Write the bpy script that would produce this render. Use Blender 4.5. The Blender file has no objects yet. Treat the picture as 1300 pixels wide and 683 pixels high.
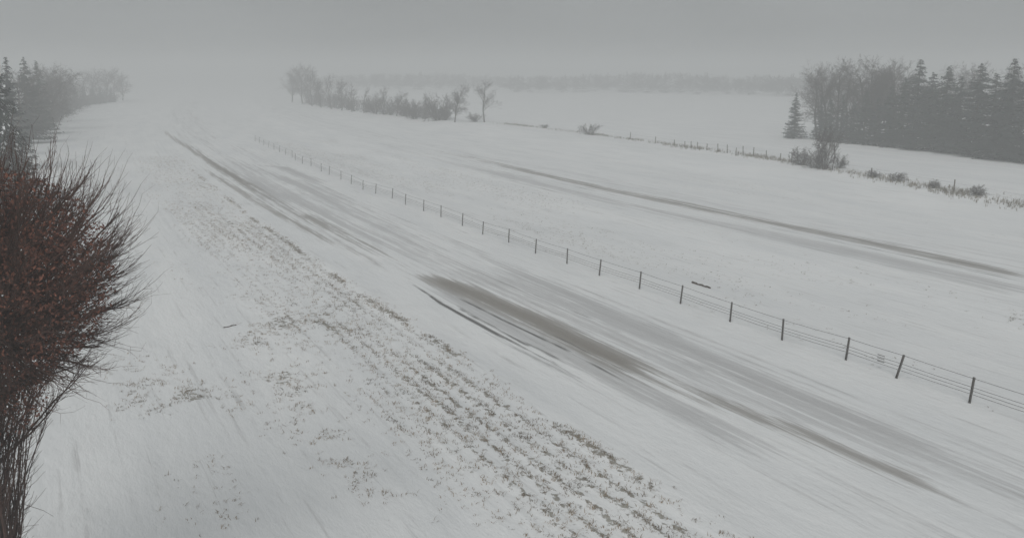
import bpy, math, random
import numpy as np
from mathutils import Matrix

R = math.radians
S = bpy.context.scene
COL = S.collection

# ------------------------------------------------------------------ camera
CAM_H, F_PX, Y_HOR = 12.0, 1100.0, 92.0
PITCH = math.atan((269.5 - Y_HOR) / F_PX)
cam = bpy.data.cameras.new('camera')
cam_o = bpy.data.objects.new('camera', cam)
COL.objects.link(cam_o)
cam_o.location = (0, 0, CAM_H)
cam_o.rotation_euler = (R(90) - PITCH, 0, 0)
cam.sensor_width = 36.0
cam.lens = 36.0 * F_PX / 1300.0
cam.shift_x = 50.0 / 1300.0
cam.shift_y = -72.0 / 1300.0
cam.clip_start = 0.1
cam.clip_end = 6000
S.camera = cam_o

# ------------------------------------------------------------------ sky, sun, exposure
SUN_EL, SUN_ROT = R(38), R(200)
CLOUD = (3.75, 3.97, 4.06)
w = bpy.data.worlds.new('World')
S.world = w
w.use_nodes = True
nt = w.node_tree
sky = nt.nodes.new('ShaderNodeTexSky')
sky.sky_type = 'NISHITA'
sky.sun_disc = False
sky.sun_elevation = SUN_EL
sky.sun_rotation = SUN_ROT
sky.air_density = 1.0
sky.dust_density = 4.0
hs = nt.nodes.new('ShaderNodeHueSaturation')
hs.inputs['Saturation'].default_value = 0.12
bg = nt.nodes['Background']
nt.links.new(sky.outputs[0], hs.inputs['Color'])
ov = nt.nodes.new('ShaderNodeMix')          # a closed cloud layer evens the clear sky out
ov.data_type = 'RGBA'
ov.inputs['Factor'].default_value = 0.7
wc = nt.nodes.new('ShaderNodeTexCoord')
wm = nt.nodes.new('ShaderNodeMapping'); wm.inputs['Scale'].default_value = (1, 1, 3.5)
wn = nt.nodes.new('ShaderNodeTexNoise'); wn.inputs['Scale'].default_value = 3.0; wn.inputs['Detail'].default_value = 5
wr = nt.nodes.new('ShaderNodeMapRange')
wr.inputs['From Min'].default_value = 0.3; wr.inputs['From Max'].default_value = 0.7
wr.inputs['To Min'].default_value = 0.86; wr.inputs['To Max'].default_value = 1.14
wv = nt.nodes.new('ShaderNodeVectorMath'); wv.operation = 'SCALE'
wv.inputs[0].default_value = CLOUD
nt.links.new(wc.outputs['Generated'], wm.inputs[0]); nt.links.new(wm.outputs[0], wn.inputs['Vector'])
nt.links.new(wn.outputs['Fac'], wr.inputs['Value']); nt.links.new(wr.outputs[0], wv.inputs['Scale'])
nt.links.new(wv.outputs[0], ov.inputs[7])
nt.links.new(hs.outputs[0], ov.inputs[6])
nt.links.new(ov.outputs[2], bg.inputs['Color'])
bg.inputs['Strength'].default_value = 0.09

sun = bpy.data.lights.new('sun', 'SUN')
sun.energy = 1.5
sun.angle = R(45)
sun.color = (1.0, 0.97, 0.93)
sun_o = bpy.data.objects.new('sun', sun)
COL.objects.link(sun_o)
sun_o.rotation_euler = (R(90) - SUN_EL, 0, R(180) - SUN_ROT)

S.view_settings.view_transform = 'Standard'
S.view_settings.look = 'None'
S.view_settings.gamma = 1
S.view_settings.exposure = -0.13
S.render.engine = 'CYCLES'
S.cycles.use_denoising = True
S.cycles.volume_bounces = 3
S.cycles.max_bounces = 8
S.cycles.sample_clamp_indirect = 6
HAZE_DENSITY = 0.0037

# ------------------------------------------------------------------ helpers
def ray(px, py):
    u = (px - 600.0) / F_PX
    v = (269.5 - py) / F_PX
    return np.array([u, math.cos(PITCH) + v * math.sin(PITCH), -math.sin(PITCH) + v * math.cos(PITCH)])

def G(px, py):
    """ground point seen at a place of the photograph"""
    d = ray(px, py)
    k = CAM_H / -d[2]
    return np.array([d[0] * k, d[1] * k])

def height_at(xy, py):
    """height of a thing standing at xy whose top reaches row py"""
    Y = xy[1]
    v = (269.5 - py) / F_PX
    dy, dz = math.cos(PITCH) + v * math.sin(PITCH), -math.sin(PITCH) + v * math.cos(PITCH)
    return CAM_H + dz * Y / dy

# road frame: s along the highway, t across it (0 on the cable barrier), gently bending
RO = np.array([16.9, 33.0])
RD = np.array([-0.4305, 0.9026])
RN = np.array([0.9026, 0.4305])
BEND, S0 = 0.00032, 50.0

def bend(s):
    q = np.asarray(s, float) - S0
    q = np.where(q > 300, 300 + (q - 300) * 0, q) * 1.0
    lin = np.maximum(np.asarray(s, float) - S0 - 300, 0)
    return BEND * q * q + lin * 2 * BEND * 300 - 0.42

def RC(s, t):
    s = np.asarray(s, float); t = np.asarray(t, float)
    b = bend(s)
    return RO[0] + s * RD[0] + (t + b) * RN[0], RO[1] + s * RD[1] + (t + b) * RN[1]

def inv(x, y):
    dx, dy = x - RO[0], y - RO[1]
    s = dx * RD[0] + dy * RD[1]
    return s, dx * RN[0] + dy * RN[1] - bend(s)

def st(px, py):
    g = G(px, py)
    s, t = inv(g[0], g[1])
    return float(s), float(t)

def vnoise(x, y, seed=0):
    x = np.asarray(x, float); y = np.asarray(y, float)
    tab = np.random.RandomState(seed).rand(256, 256)
    xi = np.floor(x).astype(int); yi = np.floor(y).astype(int)
    fx = x - xi; fy = y - yi
    fx = fx * fx * (3 - 2 * fx); fy = fy * fy * (3 - 2 * fy)
    a = tab[xi & 255, yi & 255]; b = tab[(xi + 1) & 255, yi & 255]
    c = tab[xi & 255, (yi + 1) & 255]; d = tab[(xi + 1) & 255, (yi + 1) & 255]
    return (a * (1 - fx) + b * fx) * (1 - fy) + (c * (1 - fx) + d * fx) * fy

def fbm(x, y, seed=0, o=4):
    r, a, n = 0.0, 0.5, 0.0
    for k in range(o):
        r = r + a * vnoise(x * 2 ** k + 17 * k, y * 2 ** k + 31 * k, seed + k)
        n += a
        a *= 0.5
    return r / n

def sstep(a, b, x):
    q = np.clip((x - a) / (b - a), 0, 1)
    return q * q * (3 - 2 * q)

def band(x, a, b, soft):
    return sstep(a - soft, a + soft, x) * (1 - sstep(b - soft, b + soft, x))

def mesh_np(name, V, faces, mats=None, midx=None, smooth=False):
    """faces: list of int arrays (n,3) or (n,4)"""
    me = bpy.data.meshes.new(name)
    V = np.asarray(V, np.float32)
    me.vertices.add(len(V))
    me.vertices.foreach_set('co', V.ravel())
    faces = [np.asarray(f, np.int32) for f in faces if len(f)]
    nl = sum(f.size for f in faces); nf = sum(len(f) for f in faces)
    me.loops.add(nl)
    me.loops.foreach_set('vertex_index', np.concatenate([f.ravel() for f in faces]))
    me.polygons.add(nf)
    tot = np.concatenate([np.full(len(f), f.shape[1], np.int32) for f in faces])
    start = np.concatenate([[0], np.cumsum(tot)[:-1]]).astype(np.int32)
    me.polygons.foreach_set('loop_start', start)
    if midx is not None:
        me.polygons.foreach_set('material_index', np.asarray(midx, np.int32))
    if smooth:
        me.polygons.foreach_set('use_smooth', np.ones(nf, bool))
    me.update(calc_edges=True)
    for m in (mats or []):
        me.materials.append(m)
    return me

def link(name, me, parent=None, loc=(0, 0, 0)):
    o = bpy.data.objects.new(name, me)
    COL.objects.link(o)
    o.location = loc
    if parent is not None:
        o.parent = parent
    return o

def tag(o, label=None, cat=None, group=None, kind=None):
    if label: o['label'] = label
    if cat: o['category'] = cat
    if group: o['group'] = group
    if kind: o['kind'] = kind
    return o

def copy_tree(o, parent=None):
    c = o.copy()
    COL.objects.link(c)
    if parent is not None:
        c.parent = parent
    for ch in list(o.children):
        copy_tree(ch, c)
    return c

class Geo:
    """collects prisms and loose faces, then becomes one mesh"""
    def __init__(self):
        self.V, self.F4, self.F3, self.M4, self.M3, self.n = [], [], [], [], [], 0
    def tubes(self, p0, p1, r0, r1, sides=3, m=0, cap=False):
        p0 = np.atleast_2d(np.asarray(p0, float)); p1 = np.atleast_2d(np.asarray(p1, float))
        k = len(p0)
        r0 = np.broadcast_to(np.asarray(r0, float), (k,)); r1 = np.broadcast_to(np.asarray(r1, float), (k,))
        d = p1 - p0
        d = d / (np.linalg.norm(d, axis=1, keepdims=True) + 1e-9)
        ref = np.where(np.abs(d[:, 2:3]) > 0.9, np.array([[1.0, 0, 0]]), np.array([[0, 0, 1.0]]))
        a = np.cross(d, ref); a /= np.linalg.norm(a, axis=1, keepdims=True) + 1e-9
        b = np.cross(d, a)
        ang = np.arange(sides) * 2 * math.pi / sides + 0.3
        ca, sa = np.cos(ang)[None, :, None], np.sin(ang)[None, :, None]
        off = a[:, None, :] * ca + b[:, None, :] * sa
        A = p0[:, None, :] + off * r0[:, None, None]
        B = p1[:, None, :] + off * r1[:, None, None]
        V = np.concatenate([A, B], 1).reshape(-1, 3)
        base = self.n + np.arange(k)[:, None] * 2 * sides
        j = np.arange(sides); jn = (j + 1) % sides
        q = np.stack([base + j, base + jn, base + sides + jn, base + sides + j], -1).reshape(-1, 4)
        self.V.append(V); self.F4.append(q); self.M4.append(np.full(len(q), m))
        if cap:
            for i in range(1, sides - 1):
                t3 = np.stack([base[:, 0] + sides, base[:, 0] + sides + i, base[:, 0] + sides + i + 1], -1)
                self.F3.append(t3); self.M3.append(np.full(len(t3), m))
                t3 = np.stack([base[:, 0], base[:, 0] + i + 1, base[:, 0] + i], -1)
                self.F3.append(t3); self.M3.append(np.full(len(t3), m))
        self.n += len(V)
    def quads(self, V, m=0):
        """V: (k,4,3)"""
        V = np.asarray(V, float)
        k = len(V)
        q = self.n + np.arange(k * 4).reshape(k, 4)
        self.V.append(V.reshape(-1, 3)); self.F4.append(q)
        self.M4.append(np.broadcast_to(np.asarray(m), (k,)))
        self.n += k * 4
    def tris(self, V, m=0):
        V = np.asarray(V, float)
        k = len(V)
        q = self.n + np.arange(k * 3).reshape(k, 3)
        self.V.append(V.reshape(-1, 3)); self.F3.append(q)
        self.M3.append(np.broadcast_to(np.asarray(m), (k,)))
        self.n += k * 3
    def box(self, c, h, m=0):
        c = np.asarray(c, float); h = np.asarray(h, float)
        sg = np.array([[-1,-1,-1],[1,-1,-1],[1,1,-1],[-1,1,-1],[-1,-1,1],[1,-1,1],[1,1,1],[-1,1,1]], float)
        self.V.append(c + sg * h)
        f = np.array([[0,3,2,1],[4,5,6,7],[0,1,5,4],[1,2,6,5],[2,3,7,6],[3,0,4,7]]) + self.n
        self.F4.append(f); self.M4.append(np.full(6, m)); self.n += 8
    def arrays(self):
        V = np.concatenate(self.V)
        f = []; mi = []
        if self.F4: f.append(np.concatenate(self.F4)); mi.append(np.concatenate(self.M4))
        if self.F3: f.append(np.concatenate(self.F3)); mi.append(np.concatenate(self.M3))
        return V, f, np.concatenate(mi)
    def mesh(self, name, mats, smooth=False):
        V, f, mi = self.arrays()
        return mesh_np(name, V, f, mats, mi, smooth)

# ------------------------------------------------------------------ materials
def new_mat(name, rough=0.8, spec=0.3):
    m = bpy.data.materials.new(name)
    m.use_nodes = True
    b = m.node_tree.nodes['Principled BSDF']
    b.inputs['Roughness'].default_value = rough
    b.inputs['Specular IOR Level'].default_value = spec
    return m, m.node_tree, b

def varied(name, c0, c1, scale=6.0, rough=0.85, detail=4.0, bump=0.0):
    """two colours mixed by noise that sits on the object"""
    m, t, b = new_mat(name, rough)
    tc = t.nodes.new('ShaderNodeTexCoord')
    no = t.nodes.new('ShaderNodeTexNoise')
    no.inputs['Scale'].default_value = scale
    no.inputs['Detail'].default_value = detail
    cr = t.nodes.new('ShaderNodeValToRGB')
    cr.color_ramp.elements[0].position = 0.32
    cr.color_ramp.elements[1].position = 0.68
    cr.color_ramp.elements[0].color = (*c0, 1)
    cr.color_ramp.elements[1].color = (*c1, 1)
    t.links.new(tc.outputs['Object'], no.inputs['Vector'])
    t.links.new(no.outputs['Fac'], cr.inputs['Fac'])
    t.links.new(cr.outputs['Color'], b.inputs['Base Color'])
    if bump:
        bp = t.nodes.new('ShaderNodeBump')
        bp.inputs['Strength'].default_value = bump
        t.links.new(no.outputs['Fac'], bp.inputs['Height'])
        t.links.new(bp.outputs[0], b.inputs['Normal'])
    return m

SNOW0, SNOW1 = (0.755, 0.775, 0.785), (0.83, 0.845, 0.848)
M_bark = varied('bark', (0.045, 0.038, 0.034), (0.11, 0.095, 0.085), 9, bump=0.4)
M_twig = varied('twig', (0.05, 0.042, 0.04), (0.10, 0.085, 0.08), 3)
M_redtwig = varied('red_twig', (0.060, 0.038, 0.031), (0.125, 0.072, 0.058), 1.5)
M_redleaf = varied('russet_leaf', (0.15, 0.066, 0.048), (0.29, 0.125, 0.085), 2.2)
M_needle = varied('needle', (0.014, 0.022, 0.017), (0.038, 0.052, 0.040), 2.5)
M_needle2 = varied('needle_blue', (0.022, 0.030, 0.030), (0.050, 0.060, 0.056), 2.5)
M_snow_clump = varied('snow_clump', SNOW0, SNOW1, 4)
M_grass = varied('dead_grass', (0.10, 0.072, 0.046), (0.30, 0.215, 0.13), 0.9)
M_weed = varied('weed', (0.15, 0.135, 0.108), (0.26, 0.235, 0.19), 0.6)
M_post = varied('weathered_steel', (0.07, 0.067, 0.064), (0.16, 0.15, 0.14), 14, rough=0.6)
M_hook = varied('galvanised_hook', (0.16, 0.16, 0.16), (0.28, 0.28, 0.28), 30, rough=0.5)
M_cable = varied('cable_steel', (0.12, 0.12, 0.12), (0.22, 0.22, 0.22), 8, rough=0.5)
M_wood = varied('grey_wood', (0.07, 0.06, 0.05), (0.16, 0.14, 0.12), 10)
M_stick = varied('fallen_wood', (0.035, 0.028, 0.022), (0.09, 0.07, 0.055), 8)

def snow_ground(name):
    m, t, b = new_mat(name, 0.75, 0.25)
    N, L = t.nodes, t.links
    uv = N.new('ShaderNodeUVMap'); uv.uv_map = 'road_frame'      # metres along and across the highway
    def noise(sx, sy, scale, det, rough=0.55):
        mp = N.new('ShaderNodeMapping'); mp.inputs['Scale'].default_value = (sx, sy, 1)
        no = N.new('ShaderNodeTexNoise'); no.inputs['Scale'].default_value = scale
        no.inputs['Detail'].default_value = det; no.inputs['Roughness'].default_value = rough
        L.new(uv.outputs[0], mp.inputs[0]); L.new(mp.outputs[0], no.inputs['Vector'])
        return no.outputs['Fac']
    def math2(op, a, c):
        n = N.new('ShaderNodeMath'); n.operation = op; n.use_clamp = (op != 'SUBTRACT')
        for i, q in enumerate((a, c)):
            if isinstance(q, (int, float)): n.inputs[i].default_value = q
            else: L.new(q, n.inputs[i])
        return n.outputs[0]
    def ramp(f, a, c):
        n = N.new('ShaderNodeMapRange'); n.interpolation_type = 'SMOOTHSTEP'
        n.inputs['From Min'].default_value = a; n.inputs['From Max'].default_value = c
        L.new(f, n.inputs['Value']); return n.outputs[0]
    def mix(f, a, c):
        n = N.new('ShaderNodeMix'); n.data_type = 'RGBA'
        L.new(f, n.inputs['Factor'])
        for k, q in ((6, a), (7, c)):
            if isinstance(q, tuple): n.inputs[k].default_value = (*q, 1)
            else: L.new(q, n.inputs[k])
        return n.outputs[2]
    def attr(a):
        n = N.new('ShaderNodeAttribute'); n.attribute_name = a
        return n.outputs['Fac']
    # snow with wind crust
    snow = mix(ramp(noise(0.22, 1.0, 0.35, 6), 0.3, 0.7), SNOW0, SNOW1)
    snow = mix(math2('MULTIPLY', ramp(noise(0.38, 0.9, 0.7, 6), 0.50, 0.78), 0.22), snow, (0.58, 0.59, 0.59))
    # thin places where dead grass or stubble shows
    ex = attr('exposed')
    sp = noise(0.75, 1.0, 4.2, 5, 0.62)
    thr = math2('SUBTRACT', 0.70, math2('MULTIPLY', ex, 0.30))
    d = N.new('ShaderNodeMath'); d.operation = 'SUBTRACT'
    L.new(sp, d.inputs[0]); L.new(thr, d.inputs[1])
    k = ramp(d.outputs[0], 0.0, 0.10)
    grass = mix(ramp(noise(1, 1, 0.8, 3), 0.35, 0.65), (0.16, 0.135, 0.095), (0.25, 0.235, 0.19))
    col = mix(math2('MULTIPLY', k, 0.8), snow, grass)
    # packed slush, bare wet asphalt and tracked sand on the carriageways
    bare = attr('bare'); sand = attr('sand')
    st1 = ramp(noise(0.04, 3.4, 1.0, 6, 0.62), 0.34, 0.66)
    br = ramp(noise(0.22, 1.5, 1.3, 7, 0.66), 0.34, 0.66)
    cut = math2('ADD', math2('MULTIPLY', st1, 0.62), math2('MULTIPLY', br, 0.38))
    def worn(a):
        d2 = N.new('ShaderNodeMath'); d2.operation = 'MULTIPLY_ADD'      # a * 1.15 - cut
        L.new(a, d2.inputs[0]); d2.inputs[1].default_value = 1.05
        ng = N.new('ShaderNodeMath'); ng.operation = 'MULTIPLY'; L.new(cut, ng.inputs[0]); ng.inputs[1].default_value = -1.0
        L.new(ng.outputs[0], d2.inputs[2])
        hard = ramp(d2.outputs[0], -0.32, 0.26)
        return math2('MULTIPLY', hard, math2('ADD', math2('MULTIPLY', a, 0.72), 0.22))
    col = mix(worn(attr('slush')), col, (0.50, 0.505, 0.51))
    col = mix(worn(sand), col, (0.25, 0.232, 0.208))
    col = mix(worn(bare), col, (0.095, 0.093, 0.09))
    L.new(col, b.inputs['Base Color'])
    h = math2('ADD', math2('ADD', math2('MULTIPLY', noise(0.5, 1.2, 2.2, 7, 0.62), 0.45), math2('MULTIPLY', noise(0.9, 0.3, 0.35, 4), 0.4)), math2('MULTIPLY', k, 0.15))
    bp = N.new('ShaderNodeBump'); bp.inputs['Strength'].default_value = 0.8; bp.inputs['Distance'].default_value = 0.16
    L.new(h, bp.inputs['Height']); L.new(bp.outputs[0], b.inputs['Normal'])
    return m

M_ground = snow_ground('snow_field')
M_road = snow_ground('snowy_asphalt')

# ------------------------------------------------------------------ ground
def axis(parts):
    out = []
    for a, b, step in parts:
        out.append(np.arange(a, b, step))
    return np.concatenate(out)

def grow_axis(start, end, step, k=1.12):
    v, x = [], start
    while x < end:
        v.append(x); x += step; step *= k
    v.append(end)
    return np.array(v)

s_ax = np.concatenate([axis([(-60, -22, 2.0), (-22, 55, 0.25), (55, 110, 0.5), (110, 220, 1.2)]), grow_axis(220, 1600, 2.0, 1.06)])
t_ax = np.concatenate([-grow_axis(50, 950, 1.0, 1.09)[::-1], axis([(-49, -14, 0.18), (-14, 0, 0.4), (0, 17, 0.3), (17, 66, 0.6)]), grow_axis(66, 950, 1.0, 1.07)])

CLUST = [st(*p) for p in ((318, 432), (365, 488), (350, 470), (395, 418), (440, 400), (392, 522), (345, 410), (185, 470), (180, 505), (310, 536), (250, 512), (235, 505), (420, 560), (470, 600))]
CLUST_R = [1.3, 1.5, 1.1, 2.0, 2.4, 1.0, 1.2, 1.2, 1.2, 0.8, 1.4, 1.2, 1.4, 1.2]
EDGE_T = -14.9

def rows(s, t):
    ph = t / 0.66 + 0.8 * (fbm(s * 0.05, t * 0.35, 5) - 0.5)
    return 0.5 + 0.5 * np.cos(2 * math.pi * ph)

def tuft_density(s, t):
    """chance of dead grass standing out of the snow"""
    e = np.zeros_like(s)
    edge = EDGE_T + 0.5 * (fbm(s * 0.08, s * 0 + 3.0, 9) - 0.5)
    near = np.exp(-((t - edge) / 0.24) ** 2)
    e += 0.95 * near * sstep(0.28, 0.58, fbm(s * 0.35, s * 0.0 + 1, 12))
    patch = sstep(0.38, 0.62, fbm(s * 0.07, t * 0.22, 21))
    strip = band(t, -20.8, -15.1, 0.9) * (0.30 + 0.70 * patch) * (0.32 + 0.68 * rows(s, t) ** 2 * (1 - 0.6 * sstep(15, 50, s))) * (0.55 + 0.45 * band(t, -18.6, -15.0, 0.6))
    e += 0.95 * strip
    e += 0.10 * band(t, -27.5, -21.5, 1.2) * sstep(0.55, 0.75, fbm(s * 0.12, t * 0.3, 33))
    for (cs, ct), r in zip(CLUST, CLUST_R):
        e += 0.48 * np.exp(-(((s - cs) / (1.35 * r)) ** 2 + ((t - ct) / (0.75 * r)) ** 2)) * sstep(0.4, 0.6, fbm(s * 0.9, t * 0.9, 41))
    e += 0.42 * band(t, 2.0, 14.8, 1.5) * sstep(0.38, 0.66, fbm(s * 0.06, t * 0.25, 51))
    e += 0.20 * np.exp(-((t - 0.1) / 0.35) ** 2) * sstep(0.45, 0.65, fbm(s * 0.25, s * 0 + 2, 55))
    e += 0.28 * band(t, 30, 50, 2.5) * sstep(0.48, 0.7, fbm(s * 0.04, t * 0.18, 61))
    return np.clip(e, 0, 1) * (1 - 0.75 * sstep(45, 110, s) * (t < 0))

def relief(s, t):
    z = 0.30 * (fbm(s * 0.012, t * 0.02, 70) - 0.5) * band(t, -900, -32, 10)
    road = np.maximum(band(t, -14.2, -0.8, 0.6), band(t, 15.6, 28.4, 0.8))
    off = 1 - road
    z = z + off * 0.10 * (fbm(s * 0.10, t * 0.35, 71) - 0.5)
    z = z - 0.28 * band(t, 3.5, 12.0, 2.5)
    left = band(t, -22.5, -14.9, 0.8)
    z = z + left * (0.04 * rows(s, t) * sstep(0.45, 0.65, fbm(s * 0.07, t * 0.22, 21)) + 0.10 * (fbm(s * 0.5, t * 0.9, 73) - 0.5))
    z = z + 0.05 * np.exp(-((t + 14.6) / 0.5) ** 2)
    z = z + 0.9 * band(t, 44, 62, 7) * (0.6 + 0.6 * fbm(s * 0.02, t * 0.03, 74))
    return z

def grid_mesh(name, sa, ta, zf, mat):
    SS, TT = np.meshgrid(sa, ta, indexing='ij')
    X, Y = RC(SS, TT)
    Z = zf(SS, TT)
    V = np.stack([X, Y, Z], -1).reshape(-1, 3)
    ns, n_t = SS.shape
    idx = np.arange(ns * n_t).reshape(ns, n_t)
    q = np.stack([idx[:-1, :-1], idx[:-1, 1:], idx[1:, 1:], idx[1:, :-1]], -1).reshape(-1, 4)
    me = mesh_np(name, V, [q], [mat], None, True)
    uvl = me.uv_layers.new(name='road_frame')
    li = np.empty(len(me.loops), np.int32)
    me.loops.foreach_get('vertex_index', li)
    uvv = np.stack([SS.ravel(), TT.ravel()], -1)[li]
    uvl.data.foreach_set('uv', uvv.astype(np.float32).ravel())
    return me, SS, TT

def set_attr(me, name, val):
    a = me.attributes.new(name, 'FLOAT', 'POINT')
    a.data.foreach_set('value', np.asarray(val, np.float32).ravel())

me, SS, TT = grid_mesh('snow_ground', s_ax, t_ax, relief, M_ground)
ex = tuft_density(SS, TT) * 0.9
far = band(TT, 30, 56, 3) * 0.45 * fbm(SS * 0.03, TT * 0.12, 81)
set_attr(me, 'exposed', np.clip(ex + far, 0, 1))
ground = tag(link('ground', me), kind='structure')
G_MIN = np.array([min(v) for v in zip(*[(RC(a, b)[0], RC(a, b)[1]) for a in (s_ax[0], s_ax[-1]) for b in (t_ax[0], t_ax[-1])])])
G_MAX = np.array([max(v) for v in zip(*[(RC(a, b)[0], RC(a, b)[1]) for a in (s_ax[0], s_ax[-1]) for b in (t_ax[0], t_ax[-1])])])

def ground_z(x, y):
    s, t = inv(x, y)
    return float(relief(np.array([s]), np.array([t]))[0])

# ------------------------------------------------------------------ carriageways
def stroke(SS, TT, pts, width, strength, taper=(0.15, 0.2)):
    """wear left by wheels or the plough along a path given by places in the photograph"""
    P = sorted(st(*p) for p in pts)
    ps = np.array([p[0] for p in P]); pt = np.array([p[1] for p in P])
    tc = np.interp(SS, ps, pt)
    tc = tc + 0.10 * width * (fbm(SS * 0.12, SS * 0 + 5.0, int(abs(ps[0] * 7)) % 97) - 0.5)
    L = ps[-1] - ps[0]
    end = sstep(ps[0] - 0.02 * L, ps[0] + taper[0] * L, SS) * (1 - sstep(ps[-1] - taper[1] * L, ps[-1], SS))
    return strength * end * np.exp(-np.abs((TT - tc) / width) ** 2.6)

rs = np.concatenate([np.arange(-24, 45, 0.3), np.arange(45, 130, 0.8), np.arange(130, 420, 3.0)])
rt = np.arange(-14.3, -0.5, 0.07)
def road_z(s, t):
    return 0.006 + 0.05 * (1 - ((t + 7.4) / 6.3) ** 2) 
me, RS, RT = grid_mesh('near_carriageway', rs, rt, road_z, M_road)
bare = np.zeros_like(RS); sand = np.zeros_like(RS)
slush = np.zeros_like(RS)
bare += stroke(RS, RT, [(498, 342), (560, 386), (640, 430), (720, 469), (820, 516)], 0.11, 1.25, (0.45, 0.25))
bare += stroke(RS, RT, [(540, 368), (600, 402), (660, 434), (760, 480)], 0.15, 0.75, (0.3, 0.3))
bare += stroke(RS, RT, [(590, 410), (690, 460), (790, 508), (900, 562)], 0.18, 0.38, (0.3, 0.4))
bare += stroke(RS, RT, [(560, 368), (640, 408), (720, 446), (810, 494)], 0.09, 0.85, (0.2, 0.2))
bare += stroke(RS, RT, [(640, 395), (730, 440), (830, 490)], 0.09, 0.6, (0.2, 0.2))
bare += stroke(RS, RT, [(600, 345), (700, 384), (790, 424), (900, 474), (1010, 522)], 0.10, 0.42, (0.2, 0.2))
bare += stroke(RS, RT, [(640, 352), (760, 400), (880, 452), (960, 490)], 0.08, 0.36, (0.2, 0.2))
bare += stroke(RS, RT, [(690, 356), (800, 402), (900, 446)], 0.07, 0.34, (0.2, 0.2))
sand += stroke(RS, RT, [(518, 341), (600, 374), (680, 408), (760, 448), (880, 504)], 0.98, 1.0, (0.2, 0.2))
sand += stroke(RS, RT, [(800, 474), (900, 508), (990, 541), (1090, 580), (1250, 650)], 0.65, 0.62, (0.2, 0.3))
slush += stroke(RS, RT, [(520, 352), (600, 392), (700, 440), (800, 492), (900, 540), (1010, 600)], 0.9, 0.55, (0.2, 0.2))
slush += stroke(RS, RT, [(580, 332), (700, 376), (820, 430), (950, 490), (1080, 545), (1300, 640)], 1.7, 0.60, (0.2, 0.2))
sand += stroke(RS, RT, [(190, 145), (240, 188), (290, 220), (340, 250), (400, 282), (450, 305)], 0.7, 0.85, (0.2, 0.75))
bare += stroke(RS, RT, [(255, 200), (300, 226), (350, 256), (410, 286)], 0.28, 0.42, (0.3, 0.6))
sand += stroke(RS, RT, [(250, 208), (330, 258), (390, 292), (470, 332), (540, 366)], 0.5, 0.66, (0.3, 0.2))
slush += stroke(RS, RT, [(240, 185), (330, 240), (430, 292), (560, 352)], 1.7, 0.62, (0.2, 0.6))
sand += stroke(RS, RT, [(360, 262), (450, 305), (540, 348)], 0.8, 0.45, (0.3, 0.3))
slush += stroke(RS, RT, [(285, 200), (380, 235), (470, 278), (580, 330)], 1.1, 0.62, (0.3, 0.3))
slush += stroke(RS, RT, [(300, 208), (360, 213), (430, 240)], 0.8, 0.6, (0.3, 0.3))
bare *= 0.45 + 0.75 * sstep(0.30, 0.62, fbm(RS * 0.55, RT * 2.0, 99))
slush *= 0.55 + 0.55 * sstep(0.35, 0.62, fbm(RS * 0.045, RT * 1.3, 97))
slush += 0.42 * band(RT, -12.0, -3.4, 0.7) * (0.4 + 0.6 * sstep(0.34, 0.62, fbm(RS * 0.028, RT * 0.7, 91)))
set_attr(me, 'slush', np.clip(slush, 0, 1))
set_attr(me, 'bare', np.clip(bare, 0, 1)); set_attr(me, 'sand', np.clip(sand, 0, 1))
tag(link('road', me), kind='structure')

rs = np.concatenate([np.arange(-24, 160, 0.7), np.arange(160, 420, 3.0)])
rt = np.arange(15.6, 28.8, 0.12)
def road_z2(s, t):
    return 0.006 + 0.05 * (1 - ((t - 22.2) / 6.1) ** 2) 
me, RS, RT = grid_mesh('far_carriageway', rs, rt, road_z2, M_road)
bare = np.zeros_like(RS)
LINE = [(500, 181), (600, 201), (700, 225), (760, 239), (880, 263), (1000, 288), (1100, 308), (1200, 330), (1300, 352)]
sand = stroke(RS, RT, LINE, 1.15, 0.72, (0.02, 0.5))
bare += stroke(RS, RT, LINE, 0.24, 0.34, (0.02, 0.5))
bare += stroke(RS, RT, [(x, y + 4 + (y - 180) * 0.02) for x, y in LINE], 0.20, 0.34, (0.02, 0.4))
slush = stroke(RS, RT, [(x, y + 12 + (y - 180) * 0.06) for x, y in LINE], 1.8, 0.40, (0.02, 0.4))
bare += stroke(RS, RT, [(560, 212), (650, 229), (760, 258), (900, 290)], 0.12, 0.30, (0.2, 0.3))
bare += stroke(RS, RT, [(590, 228), (700, 250), (860, 296), (1000, 330)], 0.10, 0.30, (0.2, 0.3))
slush += 0.36 * band(RT, 17.2, 27.2, 0.8) * (0.4 + 0.6 * sstep(0.36, 0.64, fbm(RS * 0.02, RT * 0.8, 95)))
set_attr(me, 'slush', np.clip(slush, 0, 1)); sand = np.clip(sand, 0, 1)
set_attr(me, 'bare', np.clip(bare, 0, 1)); set_attr(me, 'sand', sand)
tag(link('road', me), kind='structure')

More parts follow.
